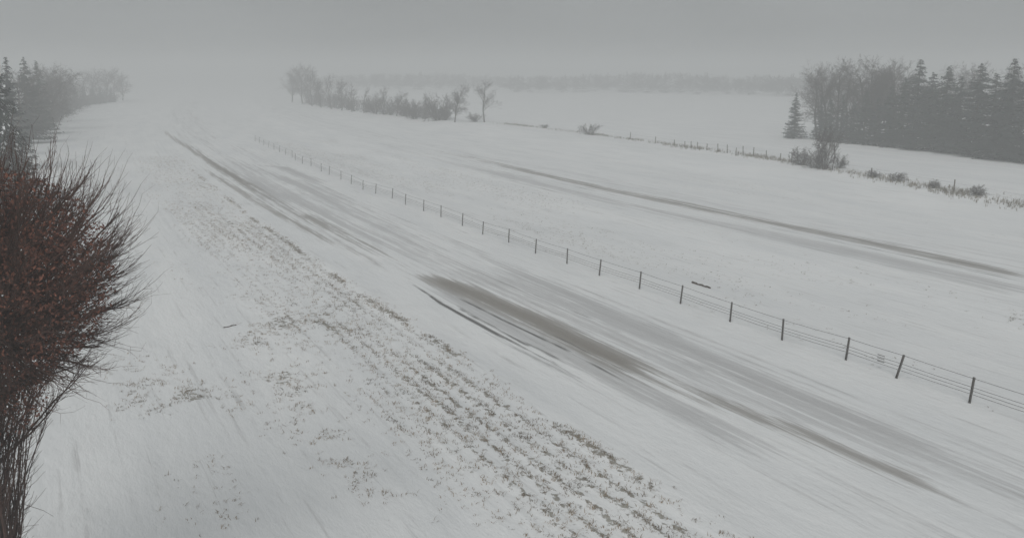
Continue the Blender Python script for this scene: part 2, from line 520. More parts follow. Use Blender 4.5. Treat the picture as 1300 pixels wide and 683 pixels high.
# ------------------------------------------------------------------ dead grass standing out of the snow
def blades(P, rng, nb, hmin, hmax, width, lean):
    """P (k,3): tufts of bent tapering blades"""
    k = len(P)
    n = k * nb
    base = np.repeat(P, nb, 0) + np.concatenate([rng.normal(0, 0.055, (n, 2)), np.full((n, 1), -0.02)], 1)
    az = rng.uniform(0, 2 * math.pi, n)
    ht = rng.uniform(hmin, hmax, n)
    ln = rng.uniform(0.2, 1.0, n) * lean * ht
    d = np.stack([np.cos(az), np.sin(az)], -1)
    wv = np.stack([-d[:, 1], d[:, 0], np.zeros(n)], -1) * (width * rng.uniform(0.6, 1.3, n))[:, None]
    mid = base + np.concatenate([d * (ln * 0.35)[:, None], (ht * 0.65)[:, None]], 1)
    tip = base + np.concatenate([d * ln[:, None], ht[:, None] * rng.uniform(0.6, 1.0, (n, 1))], 1)
    return np.stack([base - wv, base + wv, mid + wv * 0.8, mid - wv * 0.8], 1), np.stack([mid - wv * 0.8, mid + wv * 0.8, tip], 1)

rng = np.random.RandomState(3)
def scatter(n, s0, s1, t0, t1, gain):
    s = s0 + (s1 - s0) * rng.rand(n) ** 1.0
    t = rng.uniform(t0, t1, n)
    keep = rng.rand(n) < tuft_density(s, t) * gain
    s, t = s[keep], t[keep]
    x, y = RC(s, t)
    return np.stack([x, y, relief(s, t)], -1)
g = Geo()
P = scatter(220000, -24, 110, -31, -14.0, 0.45)
qd, tr = blades(P, rng, 5, 0.03, 0.13, 0.008, 1.8)
g.quads(qd); g.tris(tr)
P = scatter(50000, -14, 130, -0.8, 15, 0.5)
qd, tr = blades(P, rng, 5, 0.03, 0.10, 0.010, 1.8)
g.quads(qd, 1); g.tris(tr, 1)
tag(link('grass', g.mesh('grass', [M_grass, M_weed])), 'dead brown grass tufts poking through the roadside snow', 'grass', kind='stuff')

# ------------------------------------------------------------------ cable barrier
POSTS = [(1138,480),(1074,457),(993,432),(927,409),(864,386),(812,367),(761,350),(720,335),(680,322),(646,308),(613,298),(587,287),(560,276),(538,268),(515,260),(498,252),(477,246),(461,241),(446,234),(433,228),(418,222),(408,218),(395,211),(384,208),(375,204)]
base = [G(*p) for p in POSTS]
# the fence goes on past both ends of what is measured
d0 = (base[0] - base[3]) / 3
ext0 = [base[0] + d0 * k for k in (4, 3, 2, 1)]
s_last = inv(*base[-1])[0]
ext1 = [np.array(RC(s_last + 4.6 * k, 0.05)) for k in range(1, 9)]
base = ext0 + base + ext1
POST_H = 1.0
C_F = (0.95, 0.62, 0.49, 0.36)
barrier = link('cable_barrier', None, None, (float(base[4][0]), float(base[4][1]), 0))
tag(barrier, 'cable barrier of thin dark posts and four wires along the snowy median', 'barrier')
BO = np.array([barrier.location.x, barrier.location.y, 0])
def post_mesh():
    g = Geo()
    # C section: web and two flanges
    g.box((0, 0, POST_H / 2 - 0.1), (0.006, 0.04, POST_H / 2 + 0.1))
    g.box((0.022, 0.037, POST_H / 2 - 0.1), (0.016, 0.004, POST_H / 2 + 0.098))
    g.box((0.022, -0.037, POST_H / 2 - 0.1), (0.016, 0.004, POST_H / 2 + 0.098))
    return g.mesh('post', [M_post])
pm = post_mesh()
prg = random.Random(5)
lean = []
post_tops = []
for i, b in enumerate(base):
    z = ground_z(*b)
    o = link('post', pm, barrier, (b[0] - BO[0], b[1] - BO[1], z))
    tilt = 0.045 + prg.uniform(-0.03, 0.05) + (0.17 if i == 4 else 0)       # pushed over by ploughed snow
    o.rotation_euler = (Matrix.Rotation(tilt, 3, 'Y') @ Matrix.Rotation(math.atan2(RD[1], RD[0]) + math.pi / 2, 3, 'Z')).to_euler()
    post_tops.append((b, z, tilt))
for f in C_F:
    g = Geo()
    pts = [np.array([b[0] - BO[0], b[1] - BO[1], z + POST_H * f]) + np.array([POST_H * f * tl, 0, 0]) - np.array([RN[0], RN[1], 0]) * 0.036 for b, z, tl in post_tops]
    a0, a1 = [], []
    for p, q in zip(pts[:-1], pts[1:]):
        m = (p + q) / 2 - np.array([0, 0, 0.012])
        a0 += [p, m]; a1 += [m, q]
    g.tubes(a0, a1, 0.0105, 0.0105, 5)
    link('cable', g.mesh('cable', [M_cable]), barrier)
# turnbuckle on the wires between two posts
tb = G(1118, 469)
dirv = (base[5] - base[4]) / np.linalg.norm(base[5] - base[4])
g = Geo()
dv = np.array([dirv[0], dirv[1], 0]) * 0.16
g.tubes([-dv], [dv], 0.022, 0.022, 6, cap=True)
tbm = g.mesh('turnbuckle', [M_hook])
for f in C_F[1:]:
    link('turnbuckle', tbm, barrier, (tb[0] - BO[0] - RN[0] * 0.036, tb[1] - BO[1] - RN[1] * 0.036, ground_z(*tb) + POST_H * f - 0.006))

# ------------------------------------------------------------------ trees
def rot_about(v, axis, ang):
    axis = axis / (np.linalg.norm(axis) + 1e-9)
    return v * math.cos(ang) + np.cross(axis, v) * math.sin(ang) + axis * np.dot(axis, v) * (1 - math.cos(ang))

def perp(v, rng):
    r = rng.normal(0, 1, 3)
    p = r - v * np.dot(r, v)
    return p / (np.linalg.norm(p) + 1e-9)

def branch(out, rng, p, d, L, r, lv, P):
    """grows one branch and what it carries; out[lv] collects segments"""
    n = P['seg'][min(lv, len(P['seg']) - 1)]
    step = L / n
    r1 = r * P['taper']
    pts = [p]
    for i in range(n):
        d = d + rng.normal(0, P['wander'], 3) + np.array([0, 0, P['up'][min(lv, len(P['up']) - 1)]])
        d = d / np.linalg.norm(d)
        q = p + d * step
        ra = r + (r1 - r) * i / n; rb = r + (r1 - r) * (i + 1) / n
        out.setdefault(lv, []).append((p, q, ra, rb))
        p = q
        pts.append(p)
        if lv < P['levels']:
            f = (i + 1) / n
            if f > P['first'][min(lv, len(P['first']) - 1)]:
                k = P['kids'][min(lv, len(P['kids']) - 1)]
                m = int(k) + (1 if rng.rand() < k - int(k) else 0)
                for _ in range(m):
                    a = R(rng.uniform(*P['angle']))
                    nd = rot_about(d, perp(d, rng), a)
                    nl = L * P['ratio'] * rng.uniform(0.6, 1.1) * (1.15 - 0.55 * f if lv == 0 else 1.0)
                    branch(out, rng, p - d * step * rng.rand() * 0.5, nd, nl, max(rb * 0.55, P['rmin']), lv + 1, P)
    return out

def bare_tree_meshes(seed, h, P, bark=M_bark, twig=M_twig, stems=1, spread=0.0):
    rng = np.random.RandomState(seed)
    tr, cr = Geo(), Geo()
    for sidx in range(stems):
        az = rng.uniform(0, 2 * math.pi)
        d = np.array([math.cos(az) * spread, math.sin(az) * spread, 1.0]); d /= np.linalg.norm(d)
        off = np.array([math.cos(az), math.sin(az), 0]) * 0.02 * h * (stems > 1)
        out = branch({}, rng, off + np.array([0, 0, -0.15]), d, h * P['trunk'] * (rng.uniform(0.75, 1.1) if stems > 1 else 1), P['r0'] * h, 0, P)
        for lv, sg in out.items():
            p0 = np.array([q[0] for q in sg]); p1 = np.array([q[1] for q in sg])
            r0 = np.array([q[2] for q in sg]); r1 = np.array([q[3] for q in sg])
            if lv == 0: tr.tubes(p0, p1, r0, r1, 8)
            elif lv == 1: cr.tubes(p0, p1, r0, r1, 5)
            else: cr.tubes(p0, p1, r0, r1, 3)
    return tr.mesh('trunk', [bark]), cr.mesh('crown', [twig])

P_TREE = dict(levels=4, seg=[8, 6, 4, 3, 2], taper=0.35, wander=0.10, up=[0.02, 0.06, 0.05, 0.03], first=[0.28, 0.2, 0.1, 0.0], kids=[2.0, 1.4, 1.5, 1.9], angle=(28, 58), ratio=0.5, rmin=0.011, trunk=0.86, r0=0.017)
P_ROUND = dict(P_TREE, angle=(35, 72), first=[0.2, 0.15, 0.1, 0.0], ratio=0.55, kids=[2.3, 1.5, 1.6, 1.8], trunk=0.72, up=[0.0, 0.07, 0.05, 0.03])
P_SLIM = dict(P_TREE, angle=(18, 40), kids=[2.0, 1.3, 1.2, 1.2], ratio=0.42, trunk=0.92, up=[0.02, 0.10, 0.08, 0.05])
P_BUSH = dict(levels=3, seg=[5, 4, 3, 2], taper=0.4, wander=0.16, up=[0.03, 0.05, 0.04, 0.0], first=[0.15, 0.1, 0.0], kids=[1.7, 1.5, 1.3], angle=(22, 60), ratio=0.55, rmin=0.008, trunk=0.8, r0=0.012)

def make_tree(name, h, meshes):
    e = link(name, None)
    e['h0'] = h
    link('trunk', meshes[0], e)
    link('crown', meshes[1], e)
    return e

def spruce_meshes(seed, h, rad, needle, snow=0.0, dens=1.0):
    rng = np.random.RandomState(seed)
    tr, cr = Geo(), Geo()
    zs = np.linspace(-0.2, h * 0.985, 9)
    bendx = np.cumsum(rng.normal(0, 0.02, 9))
    for i in range(8):
        tr.tubes([[bendx[i], 0, zs[i]]], [[bendx[i + 1], 0, zs[i + 1]]], 0.016 * h * (1 - i / 8.3), 0.016 * h * (1 - (i + 1) / 8.3), 7)
    z = 0.06 * h
    Q, MI = [], []
    while z < h * 0.99:
        f = 1 - z / h
        n = max(4, int((5 + 5 * f) * dens))
        for k in range(n):
            az = rng.uniform(0, 2 * math.pi)
            L = rad * (f ** 0.82) * rng.uniform(0.72, 1.18) + 0.06
            droop = rng.uniform(0.12, 0.42)
            d = np.array([math.cos(az), math.sin(az), 0.0]); sd = np.array([-d[1], d[0], 0.0])
            zz = z + rng.uniform(-0.25, 0.25)
            m = max(3, int(L / 0.22 * dens))
            u = (np.arange(m) + rng.rand(m)) / m
            c = d * (u * L)[:, None] + np.array([0, 0, 1.0]) * (zz - droop * L * u + 0.25 * L * u ** 2.4)[:, None]
            for side in (-1, 1, 0):
                ww = (0.34 * (1 - 0.55 * u) * min(1.0, 0.35 + L * 0.3)) * rng.uniform(0.7, 1.35, m)
                ln = 0.30 * rng.uniform(0.7, 1.4, m) * min(1.0, 0.22 + 0.75 * L)
                out = d * 0.75 + sd * side * 0.9 + np.array([0, 0, -0.35])
                out = out / np.linalg.norm(out)
                acr = np.cross(out, np.array([0, 0, 1.0])) + rng.normal(0, 0.25, 3)
                acr /= np.linalg.norm(acr)
                a = c + rng.normal(0, 0.04, (m, 3))
                tip = a + out * (ww + ln * 0.6)[:, None] + np.array([0, 0, -0.10])
                h2 = acr[None] * (ln * 0.42)[:, None]
                Q.append(np.stack([a - h2 * 0.7, a + h2 * 0.7, tip + h2 * 0.35, tip - h2 * 0.35], 1))
                MI.append((rng.rand(m) < snow * (0.4 + 0.9 * u)).astype(int))
        z += (0.34 + 0.28 * f) / max(dens, 0.4) * 0.9
    Q = np.concatenate(Q); MI = np.concatenate(MI)
    # snow lies on top of a spray, a hand above the needles it weighs down
    Qs = Q[MI == 1] + np.array([0, 0, 0.035])
    cr.quads(Q, 0)
    if len(Qs): cr.quads(Qs, 1)
    return tr.mesh('trunk', [M_bark]), cr.mesh('crown', [needle, M_snow_clump])

PROTO = {}
for i in range(3): PROTO['tree%d' % i] = (12.0, bare_tree_meshes(100 + i, 12.0, P_TREE))
for i in range(2): PROTO['round%d' % i] = (12.0, bare_tree_meshes(120 + i, 12.0, P_ROUND))
for i in range(2): PROTO['slim%d' % i] = (10.0, bare_tree_meshes(140 + i, 10.0, P_SLIM))
for i in range(3): PROTO['bush%d' % i] = (2.0, bare_tree_meshes(160 + i, 2.0, P_BUSH, stems=9, spread=0.55))
PROTO['spruce0'] = (14.0, spruce_meshes(200, 14.0, 2.9, M_needle, 0.0))
PROTO['spruce1'] = (14.0, spruce_meshes(201, 14.0, 2.6, M_needle2, 0.0))
PROTO['spruce2'] = (14.0, spruce_meshes(202, 14.0, 3.3, M_needle2, 0.0))
PROTO['snowspruce'] = (14.0, spruce_meshes(203, 14.0, 3.0, M_needle, 0.13, 1.35))
# bare crowns measure a little under or over their nominal height: take the real one
for k, (h, ms) in list(PROTO.items()):
    z = max(max(v.co.z for v in ms[0].vertices), max(v.co.z for v in ms[1].vertices))
    PROTO[k] = (z, ms)

ROOTS = {}
trg = random.Random(11)
def plant(kind, name, px, yb, yt, label, cat, group=None, wide=1.0, xy=None):
    h0, ms = PROTO[kind]
    if kind not in ROOTS:
        o = make_tree(name, h0, ms)
        ROOTS[kind] = o
    else:
        o = copy_tree(ROOTS[kind])
        o.name = name
    p = G(px, yb) if xy is None else xy
    h = height_at(p, yt)
    k = h / h0
    o.location = (float(p[0]), float(p[1]), ground_z(*p) - 0.05)
    o.scale = (k * wide, k * wide, k)
    o.rotation_euler = (0, 0, trg.uniform(0, 6.28))
    for q in ('label', 'category', 'group', 'kind', 'h0'):
        if q in o: del o[q]
    tag(o, label, cat, group)
    return o

# grove across the highway
GS, GB = 'spruces of the grove across the highway', 'bare trees of the grove across the highway'
plant('spruce2', 'spruce_tree', 1008, 176, 117, 'short broad spruce standing alone at the open end of the grove', 'tree', GS, 1.15)
plant('spruce1', 'spruce_tree', 1040, 178, 122, 'short narrow spruce just behind the broad spruce at the grove end', 'tree', GS, 1.1)
sp = [(1052,180,126),(1067,181,120),(1082,182,128),(1096,183,115),(1111,184,124),(1127,186,108),(1143,187,98)]
for i, (x, b, t) in enumerate(sp):
    plant('spruce%d' % (i % 3), 'spruce_tree', x, b, t, 'low dark spruce under the bare crowns, %s from the open end of the grove' % ('first','second','third','fourth','fifth','sixth','seventh')[i], 'tree', GS, 1.5)
sp = [(1160,187,75),(1178,190,91),(1196,192,83),(1213,194,96),(1236,197,80),(1256,200,93),(1277,203,74),(1300,205,88),(1322,207,79)]
for i, (x, b, t) in enumerate(sp):
    plant('spruce%d' % ((i + 1) % 3), 'spruce_tree', x, b, t, 'tall dark spruce rising past the bare crowns, %s from their end' % ('first','second','third','fourth','fifth','sixth','seventh','eighth','ninth')[i], 'tree', GS, 1.75)
br = [(1037,176,80),(1049,177,74),(1062,178,71),(1075,178,69),(1089,179,68),(1103,180,69),(1116,181,70),(1130,182,73),(1143,183,78)]
for i, (x, b, t) in enumerate(br):
    plant(('tree0','round0','tree1','tree2','round1')[i % 5], 'bare_tree', x, b, t, 'bare crowned tree above the low spruces, %s along the grove' % ('first','second','third','fourth','fifth','sixth','seventh','eighth','ninth')[i], 'tree', GB, 1.0)
for i in range(16):
    x = 1042 + i * 18 + trg.uniform(-5, 5)
    plant(('tree0','tree1','tree2','round0','round1')[i % 5], 'bare_tree', x, 169 + i * 0.8, 76 + trg.uniform(-4, 8), 'bare tree deep inside the grove behind its front trees', 'tree', 'bare trees deep in the grove', 0.9)

# trees down the field edge in the middle of the view
GR = 'bare trees along the far field edge'
plant('tree0', 'bare_tree', 615, 161, 106, 'slender forked bare tree nearest the open snowfield, beside a shrub', 'tree', GR, 1.3)
plant('round0', 'bare_tree', 577, 160, 106, 'broader bare tree next to the slender forked one', 'tree', GR, 0.95)
rowt = [(556,157,120,'bush0'),(540,155,118,'tree2'),(527,154,126,'bush1'),(503,150,114,'round0'),(490,148,110,'tree0'),(478,147,117,'tree1'),(462,145,108,'slim1'),(447,143,103,'tree2'),(434,141,98,'round1'),(421,139,93,'tree0'),(408,137,90,'round0'),(396,135,84,'tree1'),(384,132,78,'round1'),(371,130,77,'round0')]
ordn = ('second','third','fourth','fifth','sixth','seventh','eighth','ninth','tenth','eleventh','twelfth','thirteenth','fourteenth','last')
for i, (x, b, t, kd) in enumerate(rowt):
    plant(kd, 'bare_tree', x, b, t, 'fogged bare tree of the field edge row, %s beyond the broad bare tree' % ordn[i], 'tree', GR, 1.0)
for i in range(16):
    x = 398 + i * 11 + trg.uniform(-3, 3)
    yb = float(np.interp(x, [370, 462, 540, 590], [130, 145, 155, 160])) - 0.6
    plant('bush%d' % (i % 3), 'shrub', x, yb, yb - trg.uniform(17, 27), 'fogged undergrowth shrub among the trees of the field edge row', 'shrub', 'undergrowth of the field edge row', 1.0)
plant('bush1', 'shrub', 604, 160, 146, 'rounded bare shrub at the foot of the slender forked tree', 'shrub', None, 1.5)

# right of way: small tree and shrubs on the field edge
plant('bush2', 'bare_tree', 1046, 225, 164, 'small twiggy bare tree standing among shrubs in front of the grove', 'tree', None, 0.5)
plant('slim0', 'bare_tree', 1056, 226, 182, 'thin sapling against the small twiggy tree in front of the grove', 'tree', None, 1.1)
bs = [(1016,219,194,'bush0','wide grey shrub beside the small twiggy tree',1.15),(1034,223,199,'bush2','low shrub between the wide shrub and small twiggy tree',1.2),
      (1064,223,203,'bush1','low shrub behind the thin sapling',1.0),(1108,235,224,'bush0','low shrub on the field edge, first past the thin sapling',1.6),(1138,240,227,'bush2','low shrub on the field edge, second past the thin sapling',1.8),
      (1186,249,236,'bush1','low shrub on the field edge, third past the thin sapling',1.3),(1240,258,243,'bush0','low shrub on the field edge, fourth past the thin sapling',1.5),
      (750,177,161,'bush2','lone small shrub on the field edge between row trees and grove',1.25),(690,167,161,'bush1','tiny shrub on the field edge nearest the slender forked tree',2.0)]
for x, b, t, kd, lb, wd in bs:
    plant(kd, 'shrub', x, b, t, lb, 'shrub', 'shrubs along the field edge', wd)

# woods on the near side of the highway
GL = 'trees of the roadside woods'
plant('snowspruce', 'spruce_tree', 6, 262, 62, 'snow laden spruce close behind the red brown tree', 'tree', None, 1.0)
plant('spruce1', 'spruce_tree', 19, 215, 72, 'narrow spruce just past the snow laden spruce', 'tree', GL, 1.1)
lw = [(-12,200,66,'spruce0'),(30,190,82,'tree1'),(38,182,72,'spruce2'),(46,176,80,'tree0'),(53,171,77,'spruce0'),(60,165,78,'round0'),(66,160,78,'tree2'),(73,155,79,'round1'),(80,148,82,'tree0'),(86,143,90,'round0')]
ordl = ('first','second','third','fourth','fifth','sixth','seventh','eighth','ninth','tenth')
for i, (x, b, t, kd) in enumerate(lw):
    isp = kd.startswith('spruce')
    plant(kd, 'spruce_tree' if isp else 'bare_tree', x, b, t, 'misty %s of the roadside woods, %s beyond the narrow spruce' % ('spruce' if isp else 'bare tree', ordl[i]), 'tree', GL, 1.15)
for i in range(22):
    f = i / 21
    x = 26 + 120 * f + trg.uniform(-2, 2)
    yb = float(np.interp(x, [26, 60, 92, 108, 150], [178, 160, 140, 134, 129]))
    plant(('spruce1', 'bush1', 'spruce0', 'bush2')[i % 4], 'young_spruce' if i % 2 == 0 else 'shrub', x, yb, yb - (38 if i % 2 == 0 else 26) * (1 - 0.5 * f), 'dim %s in the lower storey of the roadside woods' % ('young spruce' if i % 2 == 0 else 'shrub'), 'tree' if i % 2 == 0 else 'shrub', 'lower storey of the roadside woods', 1.7)
for i, (x, b, t) in enumerate([(96,137,92),(108,133,88),(121,131,84),(134,130,82),(146,129,84),(156,128,90)]):
    plant(('round0','tree0','round1')[i % 3], 'bare_tree', x, b, t, 'ghostly bare tree at the faded end of the roadside woods, %s' % (ordl[i] + ' past the misty trees'), 'tree', 'faded trees at the end of the roadside woods', 1.1)
for i in range(10):
    x = -70 + i * 14
    plant(('spruce0','tree0','spruce1','tree2')[i % 4], 'spruce_tree' if i % 2 == 0 else 'bare_tree', x, 185 - i * 5.0, 82 + trg.uniform(-3, 6), 'dim %s hidden in the second rank of the roadside woods' % ('spruce' if i % 2 == 0 else 'bare tree'), 'tree', 'second rank of the roadside woods', 1.2)

# ------------------------------------------------------------------ far wood
rng = np.random.RandomState(8)
Vs, Fs, off = [], [], 0
def mesh_arrays(me):
    v = np.empty(len(me.vertices) * 3, np.float32); me.vertices.foreach_get('co', v)
    li = np.empty(len(me.loops), np.int32); me.loops.foreach_get('vertex_index', li)
    return v.reshape(-1, 3), li.reshape(-1, 4)
P_FAR = dict(P_ROUND, levels=3, rmin=0.03, kids=[2.4, 2.0, 2.2], seg=[7, 4, 3, 2])
fars = [mesh_arrays(bare_tree_meshes(300 + i, 12.0, P_FAR)[1]) for i in range(4)]
FSP = [mesh_arrays(spruce_meshes(310, 14.0, 3.0, M_needle2, 0.0, 0.6)[1])]
fh = [v[:, 2].max() for v, _ in fars] + [FSP[0][0][:, 2].max()]
fars = fars + FSP
def far_tree(px, yb, ytop, wide):
    global off
    k = rng.randint(0, 5) if rng.rand() < 0.9 else 4
    v, f = fars[k]
    p = G(px, yb)
    h = height_at(p, ytop)
    a = rng.uniform(0, 6.28); c, s_ = math.cos(a), math.sin(a)
    q = v * np.array([wide, wide, 1.0]) * (h / fh[k])
    q = np.stack([q[:, 0] * c - q[:, 1] * s_ + p[0], q[:, 0] * s_ + q[:, 1] * c + p[1], q[:, 2]], -1)
    Vs.append(q); Fs.append(f + off); off += len(q)
for x in np.arange(400, 1075, 2.6):
    yb = 114.0 + 3.0 * (x > 640) + 5.5 * sstep(760, 1040, x) + rng.uniform(-2.5, 1.0)
    tp = 93.5 + 2.0 * math.sin(x * 0.021) + rng.uniform(-1.5, 3.0)
    far_tree(x + rng.uniform(-3, 3), yb, tp + 2.0 * (rng.rand() < 0.5), 1.5)
tag(link('far_woods', mesh_np('far_woods', np.concatenate(Vs), [np.concatenate(Fs)], [M_twig])), 'faint band of distant woods beyond the snowfield', 'woods', kind='stuff')

# ------------------------------------------------------------------ weeds and wire fence along the field edge
EDGE = [(640,163),(700,169),(760,177),(820,186),(870,194),(920,202),(970,209),(1020,219),(1060,226),(1100,233),(1150,243),(1200,252),(1310,272)]
rng = np.random.RandomState(14)
g = Geo()
ex_ = np.array([e[0] for e in EDGE]); ey_ = np.array([e[1] for e in EDGE])
xs = 636 + 670 * rng.rand(5200) ** 1.1
keep = rng.rand(len(xs)) < 0.12 + 0.45 * sstep(0.42, 0.68, fbm(xs * 0.045, xs * 0, 77))
xs = xs[keep]
P = []
for x in xs:
    p = G(x, float(np.interp(x, ex_, ey_)))
    q = p + rng.normal(0, 0.9, 2)
    P.append((q[0], q[1], ground_z(*q)))
qd, tr = blades(np.array(P), rng, 5, 0.15, 0.55, 0.014, 0.8)
g.quads(qd); g.tris(tr)
tag(link('tall_grass', g.mesh('tall_grass', [M_weed])), 'strip of tall dead weeds along the field edge', 'weeds', kind='stuff')

fence = link('wire_fence', None, None, (*[float(c) for c in G(906, 199)], 0))
tag(fence, 'old wire fence of short wooden posts along the field edge', 'fence')
FO = np.array(fence.location)
gp = Geo(); gp.tubes([[0, 0, -0.3]], [[0, 0, 1.15]], 0.065, 0.055, 7, cap=True)
wpm = gp.mesh('post', [M_wood])
tops = []
for x in [800, 832, 856, 869, 877, 885, 897, 911, 923, 934, 943, 956, 972, 990, 1004, 1105, 1210, 1315]:
    p = G(x, float(np.interp(x, ex_, ey_)) + 0.2)
    z = ground_z(*p)
    o = link('post', wpm, fence, (p[0] - FO[0], p[1] - FO[1], z))
    o.rotation_euler = (prg.uniform(-0.06, 0.06), prg.uniform(-0.06, 0.06), 0)
    o.scale = (1, 1, prg.uniform(0.8, 1.1))
    tops.append(np.array([p[0] - FO[0], p[1] - FO[1], z]))
for zz in (0.45, 0.9):
    g = Geo()
    g.tubes([q + np.array([0, 0, zz]) for q in tops[:-1]], [q + np.array([0, 0, zz]) for q in tops[1:]], 0.006, 0.006, 4)
    link('wire', g.mesh('wire', [M_cable]), fence)

# ------------------------------------------------------------------ the red-brown tree in front
def front_tree():
    rng = np.random.RandomState(77)
    D = 16.0
    def at(px, py):
        d = ray(px, py); return np.array([0, 0, CAM_H]) + d * (D / d[1])
    C = at(-8, 352)
    mpp = D / F_PX / math.cos(R(13))
    RX, RZ = 186 * mpp, 178 * mpp
    base_px = at(-62, 560)
    bx, by = base_px[0], base_px[1] + 0.3
    root = link('bare_tree', None, None, (bx, by, ground_z(bx, by) - 0.05))
    tag(root, 'big red brown bare tree with dense fanning twigs close to the camera', 'tree')
    O = np.array(root.location)
    c = C - O
    fork = c + np.array([-0.25, 0, -0.62 * RZ])
    tr = Geo()
    zs = np.linspace(-0.2, fork[2], 9)
    f2 = np.clip(zs / fork[2], 0, 1)
    px = np.stack([fork[0] * f2 ** 1.5 + 0.05 * np.sin(zs * 1.3), fork[1] * f2 + 0.04 * np.cos(zs), zs], -1)
    rr = np.linspace(0.21, 0.12, 9)
    tr.tubes(px[:-1], px[1:], rr[:-1], rr[1:], 10)
    link('trunk', tr.mesh('trunk', [M_bark], True), root)
    stems = [px[5], px[6], px[7], px[8]]
    limb, cr, lf = Geo(), Geo(), Geo()
    N = 330
    ga = math.pi * (3 - math.sqrt(5))
    T0, T1, TR0, TR1 = [], [], [], []
    def seg(p, q, a, b): T0.append(p); T1.append(q); TR0.append(a); TR1.append(b)
    for i in range(N):
        zz = 1 - 1.90 * (i + 0.5) / N                      # from the top down past the equator
        th = i * ga + rng.normal(0, 0.15)
        rxy = math.sqrt(max(0, 1 - zz * zz))
        dirn = np.array([math.cos(th) * rxy, math.sin(th) * rxy, zz])
        sup = (rxy ** 2.7 + abs(zz) ** 2.7) ** (-1 / 2.7) if zz > 0 else (rxy ** 2.4 + abs(zz) ** 2.4) ** (-1 / 2.4)      # broad shouldered dome
        tip = c + dirn * np.array([RX, RX, RZ]) * sup * rng.uniform(0.58, 0.90)
        # curved limb: leaves the fork steeply, then bends outwards
        start = fork + np.array([0, 0, rng.uniform(0, 0.55) * RZ * max(0.0, 0.4 + zz)]) + rng.normal(0, 0.06, 3)
        ctrl = start * 0.5 + tip * 0.5 + np.array([0, 0, 0.10 * RZ * (0.4 - zz)]) + rng.normal(0, 0.16, 3)
        u = np.linspace(0, 1, 7)[:, None]
        pts = start * (1 - u) ** 2 + 2 * ctrl * u * (1 - u) + tip * u ** 2
        pts[1:-1] += rng.normal(0, 0.035, (5, 3))
        rad = np.linspace(0.030, 0.009, 7) * rng.uniform(0.8, 1.25)
        limb.tubes(pts[:-1], pts[1:], rad[:-1], rad[1:], 5)
        # side twigs all along the outer half, sweeping outwards and up
        for k in range(14):
            f = rng.uniform(0.40, 1.0)
            j = min(int(f * 6), 5)
            p = pts[j] + (pts[j + 1] - pts[j]) * (f * 6 - j)
            rd = (p - c) / np.array([RX, RX, RZ]); rd /= np.linalg.norm(rd) + 1e-6
            al = pts[j + 1] - pts[j]; al /= np.linalg.norm(al)
            d = 0.55 * rd + 0.6 * al + np.array([0, 0, 0.10]) + rng.normal(0, 0.27, 3)
            d /= np.linalg.norm(d)
            L = rng.uniform(0.35, 1.0) * (0.75 + 0.45 * f)
            q = p
            r = rng.uniform(0.0055, 0.0085)
            nseg = 4
            for m in range(nseg):
                d = d + np.array([0, 0, 0.17]) + rng.normal(0, 0.09, 3); d /= np.linalg.norm(d)
                q2 = q + d * L / nseg
                ra, rb = r * (1 - 0.16 * m), r * (1 - 0.16 * (m + 1))
                seg(q, q2, ra, rb)
                for _ in range(2 if m < 2 else 1):
                    if rng.rand() < 0.62:
                        d2 = d + rng.normal(0, 0.42, 3) + np.array([0, 0, 0.12]); d2 /= np.linalg.norm(d2)
                        l2 = rng.uniform(0.10, 0.34)
                        seg(q2, q2 + d2 * l2, rb * 0.85, rb * 0.5)
                q = q2
    # a few low limbs leave the trunk under the dome
    for i in range(90):
        start = stems[i % 4] + rng.normal(0, 0.03, 3)
        tip = c + np.array([rng.uniform(-1.1, 0.62 - 0.006 * i) * RX, rng.uniform(-0.8, 0.8) * RX, rng.uniform(-0.75 - 0.005 * i, -0.7) * RZ])
        u = np.linspace(0, 1, 7)[:, None]
        ctrl = (start + tip) / 2 + np.array([0, 0, rng.uniform(-0.3, 0.1)])
        pts = start * (1 - u) ** 2 + 2 * ctrl * u * (1 - u) + tip * u ** 2 + rng.normal(0, 0.02, (7, 3))
        rad = np.linspace(0.030, 0.008, 7)
        limb.tubes(pts[:-1], pts[1:], rad[:-1], rad[1:], 5)
        for k in range(34):
            f = rng.uniform(0.3, 1.0); j = min(int(f * 6), 5)
            q = pts[j] + (pts[j + 1] - pts[j]) * (f * 6 - j)
            d = (pts[j + 1] - pts[j]) / np.linalg.norm(pts[j + 1] - pts[j]) + rng.normal(0, 0.5, 3) + np.array([0, 0, 0.25])
            d /= np.linalg.norm(d)
            for m in range(3):
                q2 = q + d * rng.uniform(0.1, 0.22)
                seg(q, q2, 0.0065 - 0.0013 * m, 0.0052 - 0.0013 * m)
                d = d + rng.normal(0, 0.15, 3) + np.array([0, 0, 0.12]); d /= np.linalg.norm(d); q = q2
    # upright shoots from the foot of the tree
    for i in range(110):
        a2, r2 = rng.uniform(0, 6.283), 0.25 + 0.9 * rng.rand()
        q = np.array([math.cos(a2) * r2 * 0.6 + 0.5, math.sin(a2) * r2 * 0.6, -0.1])
        tip = np.array([c[0] + rng.uniform(-1.6, 0.35), c[1] + rng.uniform(-1.3, 1.3), c[2] - RZ * rng.uniform(0.55, 1.35)])
        u = np.linspace(0, 1, 9)[:, None]
        ctrl = np.array([q[0] + (tip[0] - q[0]) * 0.35, q[1] + (tip[1] - q[1]) * 0.35, tip[2] * 0.6])
        pts = q * (1 - u) ** 2 + 2 * ctrl * u * (1 - u) + tip * u ** 2 + rng.normal(0, 0.025, (9, 3))
        rad = np.linspace(0.026, 0.007, 9) * rng.uniform(0.7, 1.3)
        limb.tubes(pts[:-1], pts[1:], rad[:-1], rad[1:], 5)
